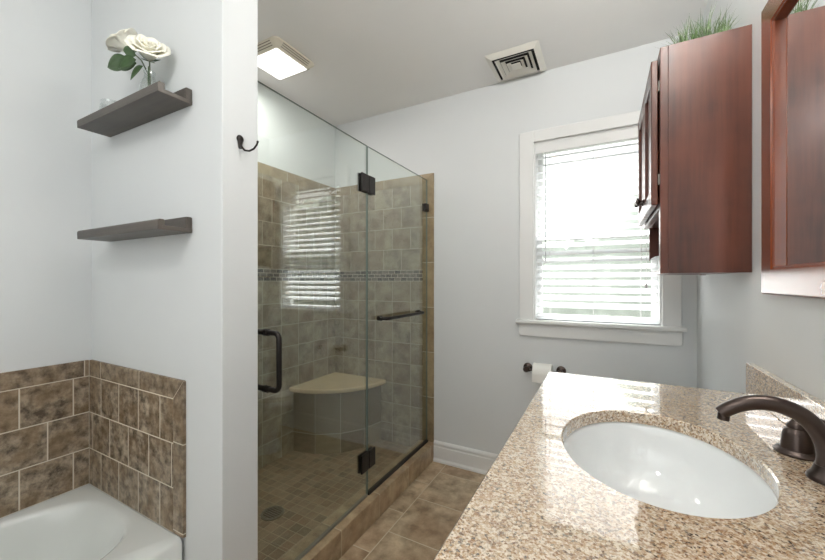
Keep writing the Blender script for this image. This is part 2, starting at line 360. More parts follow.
# tub surround tile
TZ = 0.378
ty = PY0 - TT
M['grout'] = plain('grout', TG, .85)
g_ = .0012
obj('grout_bed', box(-1.868, -1.204, ty + .0015, PY0, TZ, 0.885), 'grout', wp)
obj('tub_tile', box(-1.868, -1.26 - g_, ty, PY0, TZ, 0.822 - g_), 'tub_back', wp)
obj('tile_border', B().prism([(-1.868, ty, 0.822 + g_), (-1.26 - g_, ty, 0.822 + g_), (-1.2035, ty, 0.887), (-1.868, ty, 0.887)], (0, TT, 0)), 'tub_top', wp, bevel=0.001)
obj('tile_border', B().prism([(-1.26 + g_, ty, TZ), (-1.202, ty, TZ), (-1.202, ty, 0.8855), (-1.26 + g_, ty, 0.822)], (0, TT, 0)), 'tub_edge', wp, bevel=0.001)
obj('grout_bed', box(XL, XL + TT - .0015, YF + .01, PY0, TZ, 0.885), 'grout', wl)
obj('tub_tile', box(XL, XL + TT, YF + .01, ty - .001, TZ, 0.822 - g_), 'tub_left', wl)
obj('tile_border', box(XL, XL + TT, YF + .01, ty - .001, 0.822 + g_, 0.887), 'tub_top_y', wl, bevel=0.001)

# shower pan and curb
sp_ = struct(obj('shower_floor', box(XL, -1.13, PY1, YB, -0.06, 0.055), 'pan'), 'small square brown mosaic shower floor', 'shower floor')
cb = obj('shower_curb', box(-1.13, PX, PY1, YB, 0, 0.118), 'curb', bevel=0.004)
cb['kind'] = 'structure'; cb['label'] = 'tan stone tiled curb under the shower glass'; cb['category'] = 'shower curb'

# baseboards
def baseboard(name, p0, p1, nrm):
    """moulded board along p0-p1, standing off by nrm"""
    prof = [(0.0, 0.0), (0.020, 0.0), (0.020, 0.012), (0.013, 0.024), (0.013, 0.098), (0.010, 0.104), (0.010, 0.112), (0.013, 0.117), (0.011, 0.126), (0.004, 0.136), (0, 0.136)]
    p0 = Vector(p0); d = Vector(p1) - p0; nv = Vector(nrm)
    o = obj(name, B().prism([tuple(p0 + nv * a + Vector((0, 0, z))) for a, z in prof], d), 'trim')
    return struct(o, 'white moulded baseboard ' + name.split('_')[1], 'baseboard')
baseboard('baseboard_back', (PX, YB, 0), (XR, YB, 0), (0, -1, 0))
baseboard('baseboard_right', (XR, YB - .02, 0), (XR, 1.452, 0), (-1, 0, 0))
baseboard('baseboard_partition', (-1.203, PY0, 0), (PX, PY0, 0), (0, -1, 0))
baseboard('baseboard_front', (-1.19, YF, 0), (XR, YF, 0), (0, 1, 0))

# ------------------------------------------------------------------ window
wn = bpy.data.objects.new('window_1', None); COL.objects.link(wn); wn.location = (-0.056, YB, 1.5)
struct(wn, 'white double hung window with closed sashes', 'window')
CW = 0.080
b = B()
b.box(OX0 - CW, OX0, YB - .018, YB, OZ0 - .02, OZ1 + .065).box(OX1, OX1 + CW, YB - .018, YB, OZ0 - .02, OZ1 + .065).box(OX0, OX1, YB - .018, YB, OZ1, OZ1 + .065)
obj('casing', b, 'trim', wn, bevel=0.003)
obj('jamb', B().box(OX0, OX0 + .008, YB, YB + WT, OZ0, OZ1).box(OX1 - .008, OX1, YB, YB + WT, OZ0, OZ1).box(OX0, OX1, YB, YB + WT, OZ1 - .008, OZ1), 'trim', wn)
obj('window_sill', box(OX0 - CW - .02, OX1 + CW + .02, YB - .045, YB + WT, OZ0 - .022, OZ0), 'trim', wn, bevel=0.006, seg=3)
# apron with rounded lower corners
ap = [(-0.452, OZ0 - .022), (-0.452, 0.905)] + [(-0.452 + .017 * (1 - math.cos(t)), 0.905 - .017 * math.sin(t)) for t in (0.4, 0.8, 1.2, PI / 2)]
ap += [(0.341 - .017 * (1 - math.cos(t)), 0.905 - .017 * math.sin(t)) for t in (PI / 2, 1.2, 0.8, 0.4)] + [(0.341, 0.905), (0.341, OZ0 - .022)]
obj('apron', B().prism([(x, YB, z) for x, z in ap], (0, -.018, 0)), 'trim', wn, bevel=0.002)
def sash(y, z0, z1):
    f = .028; x0, x1 = OX0 + .008, OX1 - .008
    s_ = obj('sash', B().box(x0, x0 + f, y, y + .03, z0, z1).box(x1 - f, x1, y, y + .03, z0, z1).box(x0 + f, x1 - f, y, y + .03, z0, z0 + f).box(x0 + f, x1 - f, y, y + .03, z1 - f, z1), 'trim', wn, bevel=.002)
    obj('pane', box(x0 + f, x1 - f, y + .012, y + .016, z0 + f, z1 - f), 'pane', s_)
sash(YB + .070, OZ0, 1.484); sash(YB + .101, 1.456, OZ1 - .008)

# outdoors
def tree(X, Y, Z, rx, rz, n, label):
    t = thing('leafy_tree', label, 'tree', (X, Y, -2.0))
    obj('trunk', B().tube([(X, Y, -2), (X + .05, Y, 0), (X, Y, Z)], [.2, .16, .08]), 'bark', t, smooth=True)
    b = B()
    for i in range(n):
        r = random.random() ** .4; a = random.uniform(0, 2 * PI); ph = random.uniform(-1, 1); q = math.sqrt(1 - ph * ph)
        c = Vector((X + rx * r * q * math.cos(a), Y + rx * .8 * r * q * math.sin(a), Z + ph * rz * r)); s = random.uniform(.07, .16)
        for _ in range(5):
            d = Vector([random.uniform(-1, 1) for _ in range(3)]).normalized() * s; e = d.orthogonal().normalized() * s * .5
            cc = c + Vector([random.uniform(-.2, .2) for _ in range(3)])
            b.patch([[cc - d, cc - e], [cc + e, cc + d]])
    obj('crown', b, 'foliage', t)
tree(1.85, 6.4, 3.25, 1.25, 1.0, 260, 'leafy tree faintly seen outside through the upper right of the blinds')
hb = B(); rows = []
for i in range(111):
    x = -8 + i * .2; t = min(1, max(0, (x + .3) / 1.3)); h = 2.3 + 1.7 * t * t * (3 - 2 * t) + random.uniform(-.12, .12)
    w = [random.uniform(-.12, .12) for _ in range(5)]
    rows.append([(x, 9.0 + w[0], -2), (x, 8.9 + w[1], 0), (x, 8.95 + w[2], h * .55), (x, 9.1 + w[3], h * .9), (x, 9.5, h), (x, 9.9 + w[4], h * .9), (x, 10.1, -2)])
hb.patch(rows)
tag(obj('hedge', hb, 'hedge', smooth=True), 'tall pale hedge outside, seen as soft grey between the blind slats', 'hedge')
struct(obj('ground', box(-9, 15, YB + WT + .02, 16, -2.1, -2.0), 'yard'), 'pale yard outside the window', 'ground')

# ================================================================== OBJECTS
# blind
bl = thing('window_blind', 'white horizontal slat blind hanging in the window', 'blind', (-0.056, YB + .03, 2.0))
bx0, bx1, by = OX0 + .012, OX1 - .012, YB + .030
obj('valance', box(OX0 + .009, OX1 - .009, YB - .003, YB + .006, 1.962, 2.020), 'trim', bl, bevel=.002)
obj('headrail', box(bx0, bx1, YB + .008, YB + .052, 1.975, 2.018), 'trim', bl)
b = B(); tilt = math.radians(30); nsl = 21
for i in range(nsl):
    z = 1.942 - i * .0435
    def f(t, up):   # slightly crowned slat, inner edge low
        yy = by + t * .024 * math.cos(tilt); zz = z + t * .024 * math.sin(tilt) + (1 - t * t) * .0016 + up; return yy, zz
    T = [-1, -.5, 0, .5, 1]
    pts = [f(t, .0012) for t in T] + [f(t, -.0012) for t in T[::-1]]
    b.prism([(bx0, y, z_) for y, z_ in pts], (bx1 - bx0, 0, 0))
obj('slats', b, 'slat', bl)
obj('bottom_rail', box(bx0, bx1, by - .024, by + .024, .9885, 1.012), 'slat', bl, bevel=.004)
for x in (bx0 + .075, (bx0 + bx1) / 2 + .0, bx1 - .075):
    obj('ladder_cord', B().tube([(x, by - .0245, 1.97), (x, by - .0245, 1.0)], .0012, 6).tube([(x, by + .0245, 1.97), (x, by + .0245, 1.0)], .0012, 6), 'cord', bl)
obj('tilt_wand', B().tube([(-.302, YB - .012, 1.955), (-.302, YB - .014, 1.33)], .0035, 8).tube([(-.302, YB + .01, 1.965), (-.302, YB - .012, 1.955)], .002, 6), plain('wand_plastic', (165, 170, 172), .3), bl, smooth=True)
obj('pull_cord', B().tube([(.19, YB - .010, 1.96), (.19, YB - .012, 1.20)], .0012, 6).lathe([(.002, .03), (.006, .012), (.008, 0), (.0, -.001)], (.19, YB - .012, 1.175), n=12), 'cord', bl, smooth=True)

# ---- shower door (pull, two hinges) and the fixed panel
GX = -1.067; gt = .009; GJ = 1.498
def glass_slab(y0, y1, z0, z1): return box(GX - gt / 2, GX + gt / 2, y0, y1, z0, z1)
sdoor = thing('shower_door', 'frameless clear glass shower door with dark pull handle, left of the joint', 'shower door', (GX, GJ, .12))
g = obj('glass_pane', glass_slab(PY1 + TT + .002, GJ - .003, .128, 1.900), 'glass', sdoor)
add_mat(g, 'greenedge', lambda c, n: abs(n.x) < .5)
hnd = []
for sgn in (1, -1):
    y = .872; x0 = GX + sgn * gt / 2; xo = GX + sgn * .062; z0, z1 = .83, 1.030; r = .022
    pts = [(x0, y, z0)]
    for i in range(7):
        t = i / 6 * PI / 2; pts.append((xo - sgn * r + sgn * r * math.sin(t), y, z0 + r - r * math.cos(t)))
    for i in range(7):
        t = i / 6 * PI / 2; pts.append((xo - sgn * r + sgn * r * math.cos(t), y, z1 - r + r * math.sin(t)))
    pts.append((x0, y, z1))
    bb = B().tube(pts, .0095, 16)
    for z in (z0, z1): bb.lathe([(.0125, 0), (.0125, .007), (.009, .009)], (x0, y, z), (sgn, 0, 0), 20)
    obj('pull_handle', bb, 'black', sdoor, smooth=True)
for z in (.302, 1.705):
    b = B()
    for sgn in (1, -1):
        for (ya, yb2) in ((GJ - .062, GJ - .003), (GJ + .003, GJ + .058)):
            xa, xb = sorted((GX + sgn * gt / 2, GX + sgn * (gt / 2 + .010))); b.box(xa, xb, ya, yb2, z - .045, z + .045)
    b.tube([(GX, GJ, z - .045), (GX, GJ, z + .045)], .007, 12)
    obj('hinge', b, 'black', sdoor, bevel=.002)
obj('bottom_seal', box(GX - .006, GX + .006, PY1 + TT + .004, GJ - .004, .119, .130), plain('clear_seal', (120, 116, 104), .3), sdoor)
sdoor.rotation_euler = (0, 0, math.radians(1.2))      # hangs very slightly open
fp = thing('shower_glass_panel', 'fixed clear glass panel with towel bar beside the tiled wall end', 'glass panel', (GX, YB - TT, .12))
g = obj('glass_pane', glass_slab(GJ + .003, YB - TT - .004, .124, 1.900), 'glass', fp)
add_mat(g, 'greenedge', lambda c, n: abs(n.x) < .5)
obj('bottom_channel', box(GX - .009, GX + .009, GJ + .006, YB - TT - .002, .119, .134), 'seal', fp)
obj('wall_clamp', B().box(GX - .016, GX + .016, YB - TT - .045, YB - TT - .001, 1.685, 1.735), 'black', fp, bevel=.003)
b = B(); zb = 1.012; xo = GX + .050; y0, y1, r = 1.615, 2.06, .03
pts = [(GX + gt / 2, y0, zb)]
for i in range(7): t = i / 6 * PI / 2; pts.append((xo - r + r * math.sin(t), y0 + r - r * math.cos(t), zb))
for i in range(7): t = i / 6 * PI / 2; pts.append((xo - r + r * math.cos(t), y1 - r + r * math.sin(t), zb))
pts.append((GX + gt / 2, y1, zb)); b.tube(pts, .0095, 16)
for y in (y0, y1): b.lathe([(.014, 0), (.014, .008), (.010, .010)], (GX + gt / 2, y, zb), (1, 0, 0), 20)
obj('towel_bar', b, 'black', fp, smooth=True)
for y in (y0, y1): obj('bar_washer', B().lathe([(.013, 0), (.013, .006), (.008, .010)], (GX - gt / 2, y, zb), (-1, 0, 0), 20), 'bronze', fp, smooth=True)

# ---- corner bench
bn = thing('corner_bench', 'quarter round tiled shower bench with cream stone seat', 'shower bench', (XL + TT, YB - TT, .055))
cx_, cy_ = XL + TT + .001, YB - TT - .001
def fan(r, n, z0, z1, flat=0):
    p = [(cx_, cy_, z0)] + [(cx_ + r * math.cos(-PI / 2 + PI / 2 * i / n), cy_ + r * math.sin(-PI / 2 + PI / 2 * i / n), z0) for i in range(n + 1)]
    return B().prism(p, (0, 0, z1 - z0))
obj('seat', fan(.475, 40, .470, .500), 'bench_top', bn, bevel=.010, seg=4)
base_b = fan(.430, 4, .056, .470)
bo = obj('bench_base', base_b, 'bench_side', bn)
k = Mat('bench_base_tile'); c = k.coord()   # facets 150 mm wide follow the mesh, courses by height
sp = k.n('ShaderNodeSeparateXYZ'); k.l(c, sp.inputs[0])
an = k.n('ShaderNodeMath', operation='ARCTAN2'); k.l(sp.outputs[1], an.inputs[0]); k.l(sp.outputs[0], an.inputs[1])
sc_ = k.n('ShaderNodeMath', operation='MULTIPLY'); k.l(an.outputs[0], sc_.inputs[0]); sc_.inputs[1].default_value = 4 / (PI / 2)
z_ = k.n('ShaderNodeMath', operation='MULTIPLY_ADD'); k.l(sp.outputs[2], z_.inputs[0]); z_.inputs[1].default_value = 1 / .285; z_.inputs[2].default_value = 10 - .132 / .285
s2 = k.n('ShaderNodeMath', operation='ADD'); k.l(sc_.outputs[0], s2.inputs[0]); s2.inputs[1].default_value = 20
cm = k.n('ShaderNodeCombineXYZ'); k.l(s2.outputs[0], cm.inputs[0]); k.l(z_.outputs[0], cm.inputs[1])
br = k.n('ShaderNodeTexBrick', offset=0.0)
for nm, val in (('Scale', 1.0), ('Mortar Size', .011), ('Brick Width', 1.0), ('Row Height', 1.0), ('Bias', 0.0)): br.inputs[nm].default_value = val
br.inputs['Color1'].default_value = lin((100, 84, 66)); br.inputs['Color2'].default_value = lin((158, 146, 120)); br.inputs['Mortar'].default_value = lin(SG)
k.l(cm.outputs[0], br.inputs['Vector'])
k.set(Base_Color=k.mix(.25, br.outputs['Color'], k.mix(k.noise(c, 11, 7, .65), lin((90, 78, 60)), lin((176, 162, 134)))), Roughness=.35)
bo.data.materials[0] = k.m

# ---- drain
dr = thing('shower_drain', 'round dark metal drain grate in the shower floor', 'drain', (-1.455, 1.24, .055))
b = B().lathe([(.055, 0), (.055, .003), (.046, .004), (.046, .0015), (.055, 0)][:4], (-1.455, 1.24, .0552), n=40)
obj('drain_body', b, plain('drain_recess', (38, 38, 34), .5, .5), dr, smooth=True)
b = B()
for i in range(-3, 4):
    w = math.sqrt(.046 ** 2 - (i * .0125) ** 2); b.box(-1.455 - w, -1.455 + w, 1.24 + i * .0125 - .0022, 1.24 + i * .0125 + .0022, .0575, .060)
b.tube([(-1.455 + .05 * math.cos(t * PI / 20), 1.24 + .05 * math.sin(t * PI / 20), .0585) for t in range(40)], .005, 8, closed=True)
obj('grate', b, plain('drain_metal', (110, 108, 98), .35, .9), dr, smooth=True)

# ---- bathtub
def sup(cx, cy, a, bb, z, n=96, e=3.4):
    out = []
    for i in range(n):
        t = 2 * PI * i / n; c, s = math.cos(t), math.sin(t)
        out.append((cx + a * math.copysign(abs(c) ** (2 / e), c), cy + bb * math.copysign(abs(s) ** (2 / e), s), z))
    return out
def rect_loop(hole, x0, x1, y0, y1, cx, cy, z):
    """outer loop matched point for point to a hole loop, corners snapped"""
    out = []
    for p in hole:
        dx, dy = p[0] - cx, p[1] - cy; t = 1e9
        if dx > 1e-9: t = min(t, (x1 - cx) / dx)
        if dx < -1e-9: t = min(t, (x0 - cx) / dx)
        if dy > 1e-9: t = min(t, (y1 - cy) / dy)
        if dy < -1e-9: t = min(t, (y0 - cy) / dy)
        out.append([cx + dx * t, cy + dy * t, z])
    for c in ((x0, y0), (x1, y0), (x1, y1), (x0, y1)):
        j = min(range(len(out)), key=lambda i: (out[i][0] - c[0]) ** 2 + (out[i][1] - c[1]) ** 2); out[j] = [c[0], c[1], z]
    return out
tx0, tx1, ty0, ty1 = XL + TT + .001, -1.206, YF + .02, ty - .001
tcx, tcy = -1.572, (ty0 + .08 + .634) / 2
ta, tb = .288, .634 - tcy
tub = thing('bathtub', 'white soaking tub with oval basin set against brown tile', 'bathtub', (tcx, tcy, 0))
hole = sup(tcx, tcy, ta, tb, TZ)
L = [rect_loop(hole, tx0, tx1, ty0, ty1, tcx, tcy, 0.0), rect_loop(hole, tx0, tx1, ty0, ty1, tcx, tcy, TZ)]
def ins(l, d): return [(tcx + (p[0] - tcx) * (1 - d / .33), tcy + (p[1] - tcy) * (1 - d / .7), p[2]) for p in l]
L[1] = [(p[0], p[1], TZ - .012) for p in L[1]]
L2 = [(min(max(p[0], tx0 + .0), tx1 - .012), p[1], TZ - .001) for p in L[1]]
mid = sup(tcx, tcy, ta + .012, tb + .012, TZ - .001)
dp = [sup(tcx, tcy, ta * s, tb * s, z) for s, z in ((1.0, TZ - .006), (.985, TZ - .02), (.955, TZ - .06), (.92, TZ - .14), (.87, TZ - .24), (.80, TZ - .29), (.68, TZ - .315), (.4, TZ - .325))]
b = B().rings([L[0], L[1], L2, mid] + dp, False, True)
obj('tub_shell', b, 'tub', tub, smooth=50)
obj('overflow_plate', B().lathe([(.036, 0), (.036, .006), (.02, .010), (0, .010)], (tcx, tcy - tb * .93, TZ - .12), (0, 1, .2), 28), 'bronze', tub, smooth=True)

# ---- floating shelves (front lip low, back lip tall)
def shelf(zb, label):
    t = thing('floating_shelf', label, 'shelf', (-1.43, PY0, zb), 'dark wooden ledge shelves on the white wall')
    x0, x1, yf, yb = -1.712, -1.166, .578, PY0 - .001
    obj('ledge_board', box(x0, x1, yf, yb, zb, zb + .013), 'shelf', t, bevel=.0015)
    pr = [(yf, zb + .012), (yf, zb + .026), (yf + .004, zb + .031), (yf + .017, zb + .031), (yf + .019, zb + .028), (yf + .019, zb + .012)]
    obj('front_lip', B().prism([(x0, y, z) for y, z in pr], (x1 - x0, 0, 0)), 'shelf', t)
    obj('back_lip', box(x0, x1, yb - .020, yb, zb + .012, zb + .050), 'shelf', t, bevel=.003)
    return t
shelf(1.776, 'upper dark wooden ledge shelf holding the white flowers')
shelf(1.366, 'lower dark wooden ledge shelf, empty, on the white wall')
SZ = 1.776 + .013
# vase
vx, vy = -1.318, .629
vs = thing('glass_vase', 'small clear glass bud vase holding white flowers on shelf', 'vase', (vx, vy, SZ))
pr = [(.022, 0), (.028, .008), (.030, .035), (.028, .06), (.018, .082), (.0145, .095), (.017, .108), (.0155, .108), (.013, .096), (.0165, .082), (.0265, .06), (.0285, .035), (.026, .012), (.0, .006)]
obj('vase_body', B().lathe(pr, (vx, vy, SZ + .0005), n=32), 'jar', vs, smooth=True)
# low jar
jx, jy = -1.575, .629
tag(obj('glass_jar', B().lathe([(.030, 0), (.036, .006), (.038, .03), (.034, .052), (.030, .062), (.032, .068), (.0305, .068), (.0285, .062), (.0325, .052), (.0362, .03), (.034, .009), (0, .007)], (jx, jy, SZ + .0005), n=32), 'jar', smooth=True),
    'small empty clear glass votive jar on upper shelf', 'jar')
def petal(b, q, c, base_r, r_out, h, ang, width, curl):
    rows = []
    for i in range(7):
        v = i / 6; row = []
        rad = base_r + (r_out - base_r) * (v ** .8) + curl * max(0, v - .7) ** 2 * 6
        z = h * math.sin(v * PI / 2 * .95) - curl * max(0, v - .75) * 1.2
        w = width * (math.sin(min(1, v * 1.15 + .18) * PI * .62) ** .8) * (1 - .5 * max(0, v - .8) * 3)
        for j in range(7):
            u = -1 + j / 3; a = ang + u * w
            rr = rad * (1 + .06 * (1 - u * u)) ; zz = z - h * .14 * abs(u) ** 2.4 * v
            row.append(c + q @ Vector((rr * math.cos(a), rr * math.sin(a), zz)))
        rows.append(row)
    b.patch(rows)
def rose(c, dirv, R, label, stem_to, leaves):
    t = thing('white_rose', label, 'flower', c)
    q = Vector((0, 0, 1)).rotation_difference(Vector(dirv).normalized()); cc = Vector(c) - q @ Vector((0, 0, R * .55))
    b = B(); random.seed(int(abs(c[0]) * 1000))
    for ring, (cnt, ro, h, cu, w) in enumerate(((3, .20, 1.12, .0, 1.1), (4, .36, 1.12, .01, .98), (5, .54, 1.08, .03, .9), (5, .74, 1.0, .08, .86), (6, .95, .88, .13, .76))):
        for i in range(cnt):
            a = 2 * PI * (i + ring * .37) / cnt + random.uniform(-.15, .15)
            petal(b, q, cc, R * .05, R * ro * random.uniform(.94, 1.04), R * 1.05 * h * random.uniform(.93, 1.05), a, w, cu * R * random.uniform(.7, 1.3))
    obj('bloom', b, 'petal', t, smooth=80, solid=.0012)
    s0 = cc; s1 = Vector(stem_to); m1 = (s0 + Vector((vx, vy, SZ + .14))) / 2 + Vector((0, 0, -.008)); m2 = Vector((vx + (s0.x - vx) * .08, vy, SZ + .105))
    obj('stem', B().tube([s0, m1, m2, (m2 + s1) / 2, s1], .0022, 8), 'stem', t, smooth=True)
    sb = B(); 
    for i in range(5):
        a = 2 * PI * i / 5; d = q @ Vector((math.cos(a), math.sin(a), .35)); e = q @ Vector((-math.sin(a), math.cos(a), 0))
        sb.patch([[cc, cc], [cc + d * R * .25 + e * R * .12, cc + d * R * .25 - e * R * .12], [cc + d * R * .55, cc + d * R * .55 + e * .001]])
    obj('sepal', sb, 'leaf', t, solid=.0008)
    for (p0, p1, wd) in leaves:
        p0, p1 = Vector(p0), Vector(p1); d = p1 - p0; sdv = d.cross(Vector((0.3, 1, .2))).normalized(); rows = []
        for i in range(9):
            v = i / 8; w = wd * math.sin(PI * v ** .8) ** .8 if 0 < v < 1 else .0006
            rows.append([p0 + d * v + sdv * w * u + Vector((0, -abs(u) * w * .35, -.012 * v * v)) for u in (-1, -.5, 0, .5, 1)])
        obj('leaf', B().patch(rows), 'leaf', t, smooth=True, solid=.0008)
rose((-1.286, .612, 1.948), (.65, -.35, .55), .056, 'larger white rose on the right, facing out from the vase', (vx + .008, vy, SZ + .012),
     [((-1.30, .62, 1.905), (-1.262, .60, 1.845), .012), ((-1.33, .615, 1.915), (-1.375, .60, 1.885), .014)])
rose((-1.440, .616, 2.018), (-.30, -.5, .65), .054, 'smaller white rose on the left, half behind the other bloom', (vx - .008, vy, SZ + .012),
     [((-1.40, .612, 1.945), (-1.52, .595, 1.965), .026), ((-1.36, .61, 1.93), (-1.435, .59, 1.935), .022), ((-1.35, .605, 1.95), (-1.40, .59, 1.985), .016), ((-1.34, .60, 1.93), (-1.40, .58, 1.92), .018)])

# ---- robe hook on the wall end
hk = thing('wall_hook', 'dark metal robe hook on the white wall end', 'hook', (PX, .739, 1.65))
b = B().lathe([(.0, 0), (.0115, 0), (.0125, .003), (.009, .006), (.0, .007)][1:], (PX, .739, 1.660), (1, 0, 0), 20).tube([(PX + .002, .739, 1.655), (PX + .003, .739, 1.630)], [.009, .005], 12)
obj('hook_plate', b, 'black', hk, smooth=True)
obj('hook_arm', B().tube([(PX + .003, .739, 1.652), (PX + .008, .739, 1.636), (PX + .020, .742, 1.622), (PX + .036, .747, 1.619), (PX + .050, .752, 1.625), (PX + .058, .756, 1.637), (PX + .060, .758, 1.645)], [.004, .0035, .003, .003, .003, .003, .0025], 12)
    .lathe([(.0, -.004), (.003, -.0025), (.004, 0), (.003, .0025), (0, .004)], (PX + .060, .758, 1.647), n=12), 'black', hk, smooth=True)

# ---- bath fan light over the shower
fl = thing('fan_light', 'lit white square exhaust fan light on the shower ceiling', 'ceiling light', (-1.58, 1.40, H))
fx0, fx1, fy0, fy1 = -1.730, -1.440, 1.248, 1.532
def rr(x0, x1, y0, y1, z, r, n=6):
    out = []
    for (cx, cy, a) in ((x1 - r, y1 - r, 0), (x0 + r, y1 - r, PI / 2), (x0 + r, y0 + r, PI), (x1 - r, y0 + r, 1.5 * PI)):
        for i in range(n + 1): out.append((cx + r * math.cos(a + PI / 2 * i / n), cy + r * math.sin(a + PI / 2 * i / n), z))
    return out
obj('grille', B().rings([rr(fx0, fx1, fy0, fy1, H - .001, .03), rr(fx0, fx1, fy0, fy1, H - .008, .03), rr(fx0 + .02, fx1 - .02, fy0 + .02, fy1 - .02, H - .024, .02), rr(fx0 + .032, fx1 - .032, fy0 + .032, fy1 - .032, H - .036, .01)]), plain('fan_plastic', (222, 216, 200), .4), fl, smooth=True)
b = B()
for i in range(3):
    z = H - .012 - i * .007; d = .0055 + i * .0085
    for (xa, ya, xb, yb) in ((fx1 - d, fy0 + .05, fx1 - d + .003, fy1 - .05), (fx0 + d - .003, fy0 + .05, fx0 + d, fy1 - .05), (fx0 + .05, fy0 + d - .003, fx1 - .05, fy0 + d), (fx0 + .05, fy1 - d, fx1 - .05, fy1 - d + .003)):
        b.box(xa, xb, ya, yb, z - .0012, z + .0012)
obj('louvre', b, plain('louvre_shadow_gap', (120, 112, 98), .6), fl)
obj('lens', B().rings([rr(fx0 + .036, fx1 - .036, fy0 + .036, fy1 - .036, H - .033, .006), rr(fx0 + .036, fx1 - .036, fy0 + .036, fy1 - .036, H - .037, .006), rr(fx0 + .07, fx1 - .07, fy0 + .07, fy1 - .07, H - .042, .006)]), 'lens', fl, smooth=50)

def area(name, loc, rot, sx, sy, w, col, parent):
    d = bpy.data.lights.new(name, 'AREA'); d.shape = 'RECTANGLE'; d.size = sx; d.size_y = sy; d.energy = w; d.color = col
    o = bpy.data.objects.new(name, d); COL.objects.link(o); o.rotation_euler = rot
    o0 = parent.location; o.parent = parent; o.location = Vector(loc) - o0; return o
area('fan_bulb', (-1.585, 1.395, H - .05), (0, 0, 0), .2, .2, FAN_W, (1, .97, .92), fl)

# ---- ceiling vent
vt = thing('ceiling_vent', 'white square stepped air vent on the ceiling above the window wall', 'vent', (-.436, 2.05, H))
vx0, vx1, vy0, vy1 = -.577, -.295, 1.905, 2.195
def frame_ring(x0, x1, y0, y1, w, za, zb):
    """sloped square ring, outer edge at za, inner edge at zb"""
    o_ = [(x0, y0, za), (x1, y0, za), (x1, y1, za), (x0, y1, za)]; i_ = [(x0 + w, y0 + w, zb), (x1 - w, y0 + w, zb), (x1 - w, y1 - w, zb), (x0 + w, y1 - w, zb)]
    t = .0015
    return [o_, i_, [(a, b_, c + t) for a, b_, c in i_], [(a, b_, c + t) for a, b_, c in o_], o_]
obj('vent_frame', B().rings(frame_ring(vx0, vx1, vy0, vy1, .030, H - .003, H - .020), False, False), 'plastic', vt)
obj('vent_throat', box(vx0 + .02, vx1 - .02, vy0 + .02, vy1 - .02, H - .004, H - .001), 'dark', vt)
for d in (.044, .070, .096):
    obj('vane', B().rings(frame_ring(vx0 + d, vx1 - d, vy0 + d, vy1 - d, .0185, H - .022, H - .009), False, False), 'plastic', vt)
obj('vent_plate', box(vx0 + .116, vx1 - .116, vy0 + .116, vy1 - .116, H - .023, H - .019), 'plastic', vt)

# ---- toilet paper holder and roll
tp = thing('toilet_paper_holder', 'dark metal toilet paper holder on the wall below the window', 'paper holder', (-.31, YB, .7))
for x in (-.402, -.218):
    obj('post', B().lathe([(.026, 0), (.026, .006), (.019, .010), (.009, .014), (.008, .040), (.012, .048), (.0165, .058), (.0165, .070), (.012, .076), (0, .077)], (x, YB - .0005, .700), (0, -1, 0), 28), 'bronze', tp, smooth=True)
obj('bar', B().tube([(-.402, YB - .062, .700), (-.218, YB - .062, .700)], .007, 14), 'bronze', tp, smooth=True)
yc = YB - .062
b = B().lathe([(.0185, -.05), (.053, -.05), (.054, -.048), (.054, .048), (.053, .05), (.0185, .05)], (-.310, yc, .7 - .0115), (1, 0, 0), 40, closed=True)
b.box(-.3595, -.2605, yc - .0545, yc - .0535, .645, .69)
tag(obj('toilet_paper_roll', b, 'paper', smooth=50), 'white toilet paper roll on the dark wall holder', 'toilet paper')

# ---- toilet (behind the vanity; seen mirrored in the shower glass)
tX, tY = .40, 1.83
to = thing('toilet', 'white two piece toilet between vanity and window wall', 'toilet', (.1, tY, 0))
obj('tank', box(.200, .390, tY - .21, tY + .21, .40, .66), 'porcelain', to, bevel=.025, seg=4)
obj('tank_lid', box(.190, .394, tY - .22, tY + .22, .661, .69), 'porcelain', to, bevel=.01, seg=3)
obj('flush_lever', B().tube([(.200, tY + .15, .61), (.180, tY + .15, .61), (.176, tY + .09, .605)], [.007, .006, .005], 12), 'chrome', to, smooth=True)
def egg(s, z, dx=0, n=48, w=.185, L0=.27, cx=.03):
    out = []
    for i in range(n):
        t = 2 * PI * i / n; c = math.cos(t); a = (.28 if c < 0 else .18)
        out.append((cx + dx + a * s * c, tY + w * s * math.sin(t), z))
    return out
obj('bowl', B().rings([egg(.62, 0, .05), egg(.62, .03, .05), egg(.52, .08, .05), egg(.58, .20, .04), egg(.80, .29, .02), egg(.97, .36), egg(1, .385), egg(.98, .395)]), 'porcelain', to, smooth=60)
obj('bowl_neck', box(.12, .30, tY - .10, tY + .10, .0, .399), 'porcelain', to, bevel=.03, seg=4)
obj('seat', B().rings([egg(1.0, .397), egg(1.02, .402), egg(1.02, .410), egg(1.0, .414)]), 'plastic', to, smooth=60)
obj('toilet_lid', B().rings([egg(1.0, .416), egg(1.015, .420), egg(1.01, .430), egg(.95, .436)]), 'plastic', to, smooth=60)

